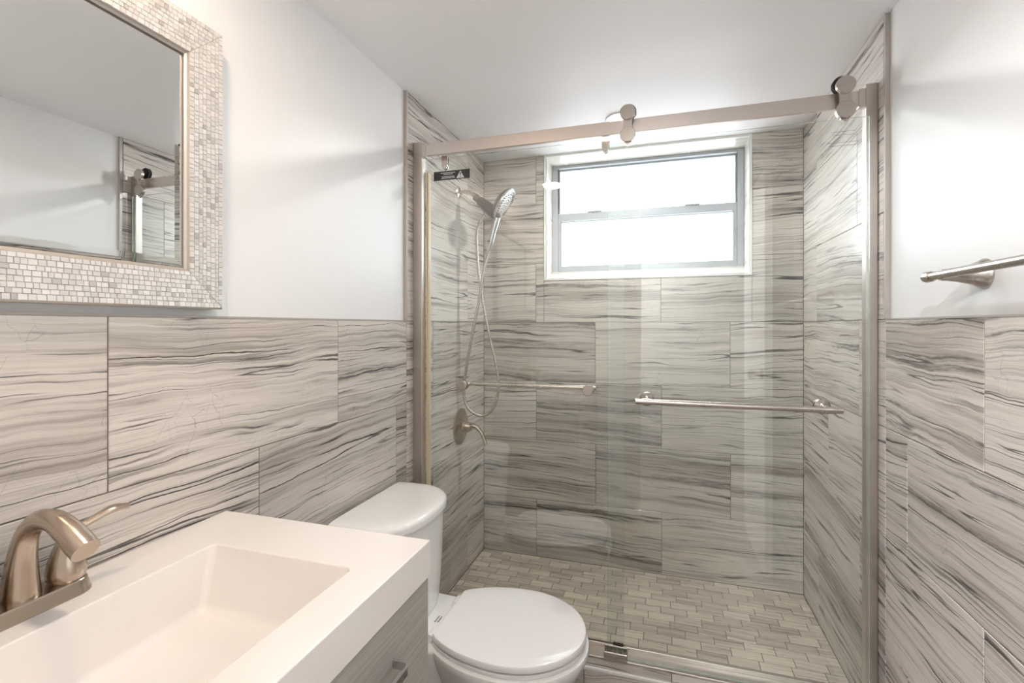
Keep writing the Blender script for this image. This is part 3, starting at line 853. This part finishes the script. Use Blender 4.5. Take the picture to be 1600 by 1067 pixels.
def edges_of(*rings):
    s_ = set()
    for r in rings:
        for k in range(4): s_.add(bm.edges.get((r[k], r[(k+1) % 4])))
    return s_
inner = edges_of(h1) | {bm.edges.get((h0[k], h1[k])) for k in range(4)}
bmesh.ops.bevel(bm, geom=list(inner), offset=.011, segments=5, affect='EDGES', profile=.5)
sharp = [e for e in bm.edges if len(e.link_faces) == 2 and e.calc_face_angle(0) > math.radians(50) and max(v.co.z for v in e.verts) > ZT-.09 and min(v.co.z for v in e.verts) > ZT-.0001]
bmesh.ops.bevel(bm, geom=sharp, offset=.0028, segments=3, affect='EDGES', profile=.5)
mb = MB(); mb.from_bm(bm, M['counter']); bm.free(); mb.build('counter_basin', sk, angle=35)
mb = MB(); mb.lathe([(.021, 0), (.022, .002), (.018, .003), (.012, .001), (0, .0005)], (-.635, .44, ZT-.1058), (0, 0, 1), M['nickel'], 32); mb.build('drain', sk)

# ------------------------------------------------------------------ faucet
fa = thing('faucet', 'brushed nickel two-handle centerset faucet with high arched spout', 'faucet', (-.846, .44, ZT))
fx0, fy = -.846, .440
def stadium(hw, hl, z, n=14):
    out = []
    for k in range(n+1): a = -math.pi/2+math.pi*k/n; out.append((fx0+hw*math.sin(a), fy+hl-hw+hw*math.cos(a), z))
    for k in range(n+1): a = math.pi/2+math.pi*k/n; out.append((fx0+hw*math.sin(a), fy-hl+hw+hw*math.cos(a), z))
    return out
mb = MB(); mb.grid([stadium(.029, .080, ZT), stadium(.029, .080, ZT+.002), stadium(.0265, .0775, ZT+.008), stadium(.0245, .0755, ZT+.018), stadium(.0225, .0735, ZT+.0205)], M['nickel_warm'], True, True, True)
mb.build('base_plate', fa)
sp = [(fx0-.006, fy, ZT+.018), (fx0-.005, fy, ZT+.045), (fx0-.001, fy, ZT+.080), (fx0+.010, fy, ZT+.110), (fx0+.034, fy, ZT+.131), (fx0+.064, fy, ZT+.134), (fx0+.090, fy, ZT+.124), (fx0+.113, fy, ZT+.110), (fx0+.126, fy, ZT+.102)]
mb = MB(); mb.tube(crom(sp), interp([.0225, .0195, .0160, .0138, .0134, .0142, .0158, .0168, .0165]), M['nickel_warm'], 32); mb.build('spout', fa)
for y, s in ((fy-.051, -1), (fy+.051, 1)):
    mb = MB(); zz = ZT+.020
    mb.lathe([(.0205, 0), (.0232, .005), (.0240, .014), (.0215, .030), (.0165, .045), (.0115, .058), (.0090, .066), (.0105, .071), (.0130, .075), (.010, .079), (0, .080)], (fx0, y, zz), (0, 0, 1), M['nickel_warm'], 36)
    body = mb.build('handle_body', fa)
    mb = MB()
    lp = [(fx0, y, zz+.073), (fx0+.006, y+s*.014, zz+.074), (fx0+.012, y+s*.032, zz+.081), (fx0+.018, y+s*.052, zz+.088), (fx0+.024, y+s*.072, zz+.087)]
    mb.tube(crom(lp), interp([.010, .0088, .0085, .0095, .0070]), M['nickel_warm'], 20, flat=(1, .62)); mb.build('lever', body)

# ------------------------------------------------------------------ toilet
yT = 1.325
to = thing('toilet', 'white two-piece toilet with closed round lid between vanity and shower', 'toilet', (-.5, yT, 0))
def tank_ring(z, sc=1., xback=XL+.012, grow=0.):
    pts = []; n = 40
    a = (.207+grow)*sc; b = .160*sc+grow; xc = -.815
    pts.append((xback, yT-a*.985, z))
    for k in range(n+1):
        t_ = -math.pi/2+math.pi*k/n; c_, s_ = math.cos(t_), math.sin(t_)
        pts.append((xc+b*abs(c_)**(2/2.5), yT+a*math.copysign(abs(s_)**(2/2.5), s_), z))
    pts.append((xback, yT+a*.985, z)); return pts
zl_ = -.548+H
mb = MB()
mb.grid([tank_ring(-.885+H, .86), tank_ring(-.87+H, .88), tank_ring(-.80+H, .91), tank_ring(-.70+H, .945), tank_ring(zl_-.036, .965)], M['porcelain'], True, True, True)
mb.build('tank', to)
mb = MB()
mb.grid([tank_ring(zl_-.036, 1, grow=-.012), tank_ring(zl_-.035, 1, grow=-.002), tank_ring(zl_-.030, 1, grow=.003), tank_ring(zl_-.018, 1, grow=.003), tank_ring(zl_-.012, 1, grow=.001),
         tank_ring(zl_-.007, 1, grow=-.004), tank_ring(zl_-.0035, 1, grow=-.012), tank_ring(zl_-.0012, 1, grow=-.025), tank_ring(zl_, 1, grow=-.055)], M['porcelain'], True, True, True)
mb.build('tank_lid', to)
def bowl_ring(z, g=0., xs=0., sy=1., n=56, backx=-.606, cut=True):
    """egg outline: tip towards +x, flat at the hinge side"""
    pts = []
    for k in range(n):
        t_ = 2*math.pi*k/n; c_, s_ = math.cos(t_), math.sin(t_)
        ax = .205+g if c_ > 0 else .268+g
        x = -.402+ax*c_+xs; y = yT+(.183+g)*s_*sy
        if cut and x < backx-g*.3: x = backx-g*.3
        pts.append((x, y, z))
    return pts
zl2 = -.845+H
mb = MB()   # lid, slightly domed
mb.grid([bowl_ring(zl2-.022, -.006), bowl_ring(zl2-.021, -.001), bowl_ring(zl2-.012, 0), bowl_ring(zl2-.006, -.003), bowl_ring(zl2-.0035, -.009), bowl_ring(zl2-.0015, -.03), bowl_ring(zl2, -.08, cut=True, backx=-.53)], M['seat'], True, True, True)
mb.build('seat_lid', to)
mb = MB()
mb.grid([bowl_ring(zl2-.041, -.010), bowl_ring(zl2-.039, -.005), bowl_ring(zl2-.030, -.003), bowl_ring(zl2-.0262, -.008)], M['seat'], True, True, True)
mb.build('seat_ring', to)
for s in (-1, 1):
    mb = MB(); mb.tube([(-.618, yT+s*.085-.02, zl2-.028), (-.618, yT+s*.085+.02, zl2-.028)], .010, M['seat'], 20)
    mb.build('hinge', to)
def body_ring(z, fx, wy, bx, wb, n=56):
    """fx front tip, bx back, wy half width at the bowl, wb half width at the back"""
    pts = []
    xc = (fx*.55+bx*.45); 
    for k in range(n):
        t_ = 2*math.pi*k/n; c_, s_ = math.cos(t_), math.sin(t_)
        if c_ > 0: x = xc+(fx-xc)*c_; y = wy*s_
        else:
            e_ = .45
            x = xc+(xc-bx)*-abs(c_)**e_; w_ = wy+(wb-wy)*abs(c_)**1.2; y = w_*math.copysign(abs(s_)**.5, s_)
            y = math.copysign(min(abs(y), abs(w_)), s_) if abs(c_) > .2 else wy*s_*(1-abs(c_)*.0)
        pts.append((x, yT+y, z))
    return pts
zr = zl2-.041
def bowl_body(z, g, dx=0.):
    pts = []; n = 64
    for k in range(n):
        t_ = 2*math.pi*k/n; c_, s_ = math.cos(t_), math.sin(t_)
        ax = .205 if c_ > 0 else .262
        x = -.402+(ax*(1+g)+.006)*c_+dx; y = (.183*(1+g)+.006)*s_
        pts.append((x, yT+y, z))
    return pts
mb = MB()
mb.grid([bowl_body(0, -.42, -.06), bowl_body(.02, -.43, -.06), bowl_body(.07, -.47, -.06), bowl_body(.14, -.45, -.05), bowl_body(.20, -.32, -.03), bowl_body(.26, -.16, -.012), bowl_body(.31, -.05, -.003), bowl_body(zr-.022, -.005, 0), bowl_body(zr-.008, .004), bowl_body(zr-.002, -.004), bowl_body(zr, -.03)], M['porcelain'], True, True, True)
mb.build('bowl', to)
mb = MB(); zdk = zr+.0008
def deck_ring(z, g=0., k=1.):
    hw = .125*k+g
    return [(XL+.03-g, yT-hw-.02*k, z), (-.70, yT-hw-.015*k, z), (-.60+g, yT-hw-.010*k, z), (-.52+g, yT-hw*.9, z), (-.52+g, yT+hw*.9, z), (-.60+g, yT+hw+.010*k, z), (-.70, yT+hw+.015*k, z), (XL+.03-g, yT+hw+.02*k, z)]
mb.grid([deck_ring(0, 0, .72), deck_ring(.12, 0, .70), deck_ring(.26, 0, .85), deck_ring(zdk-.05, 0, .96), deck_ring(zdk-.010, .0), deck_ring(zdk-.003, -.002), deck_ring(zdk, -.008)], M['porcelain'], True, True, True)
dk = mb.build('deck', to, angle=50)
for i, s in enumerate(('American', 'Standard')):
    cu = bpy.data.curves.new('brand_mark', 'FONT'); cu.body = s; cu.size = .0085; cu.shear = .35; cu.extrude = .0001; cu.align_x = 'CENTER'
    tmp = bpy.data.objects.new('brand_text', cu); cu.materials.append(M['ink']); COL.objects.link(tmp)
    me = bpy.data.meshes.new_from_object(tmp.evaluated_get(bpy.context.evaluated_depsgraph_get())); bpy.data.objects.remove(tmp)
    o = bpy.data.objects.new('brand_mark', me); COL.objects.link(o)
    o.parent = dk; o.rotation_euler = (0, 0, math.pi/2+.0)
    o.location = Vector((-.645+.009*i, 1.326, zdk+.0004))-world_loc(dk)
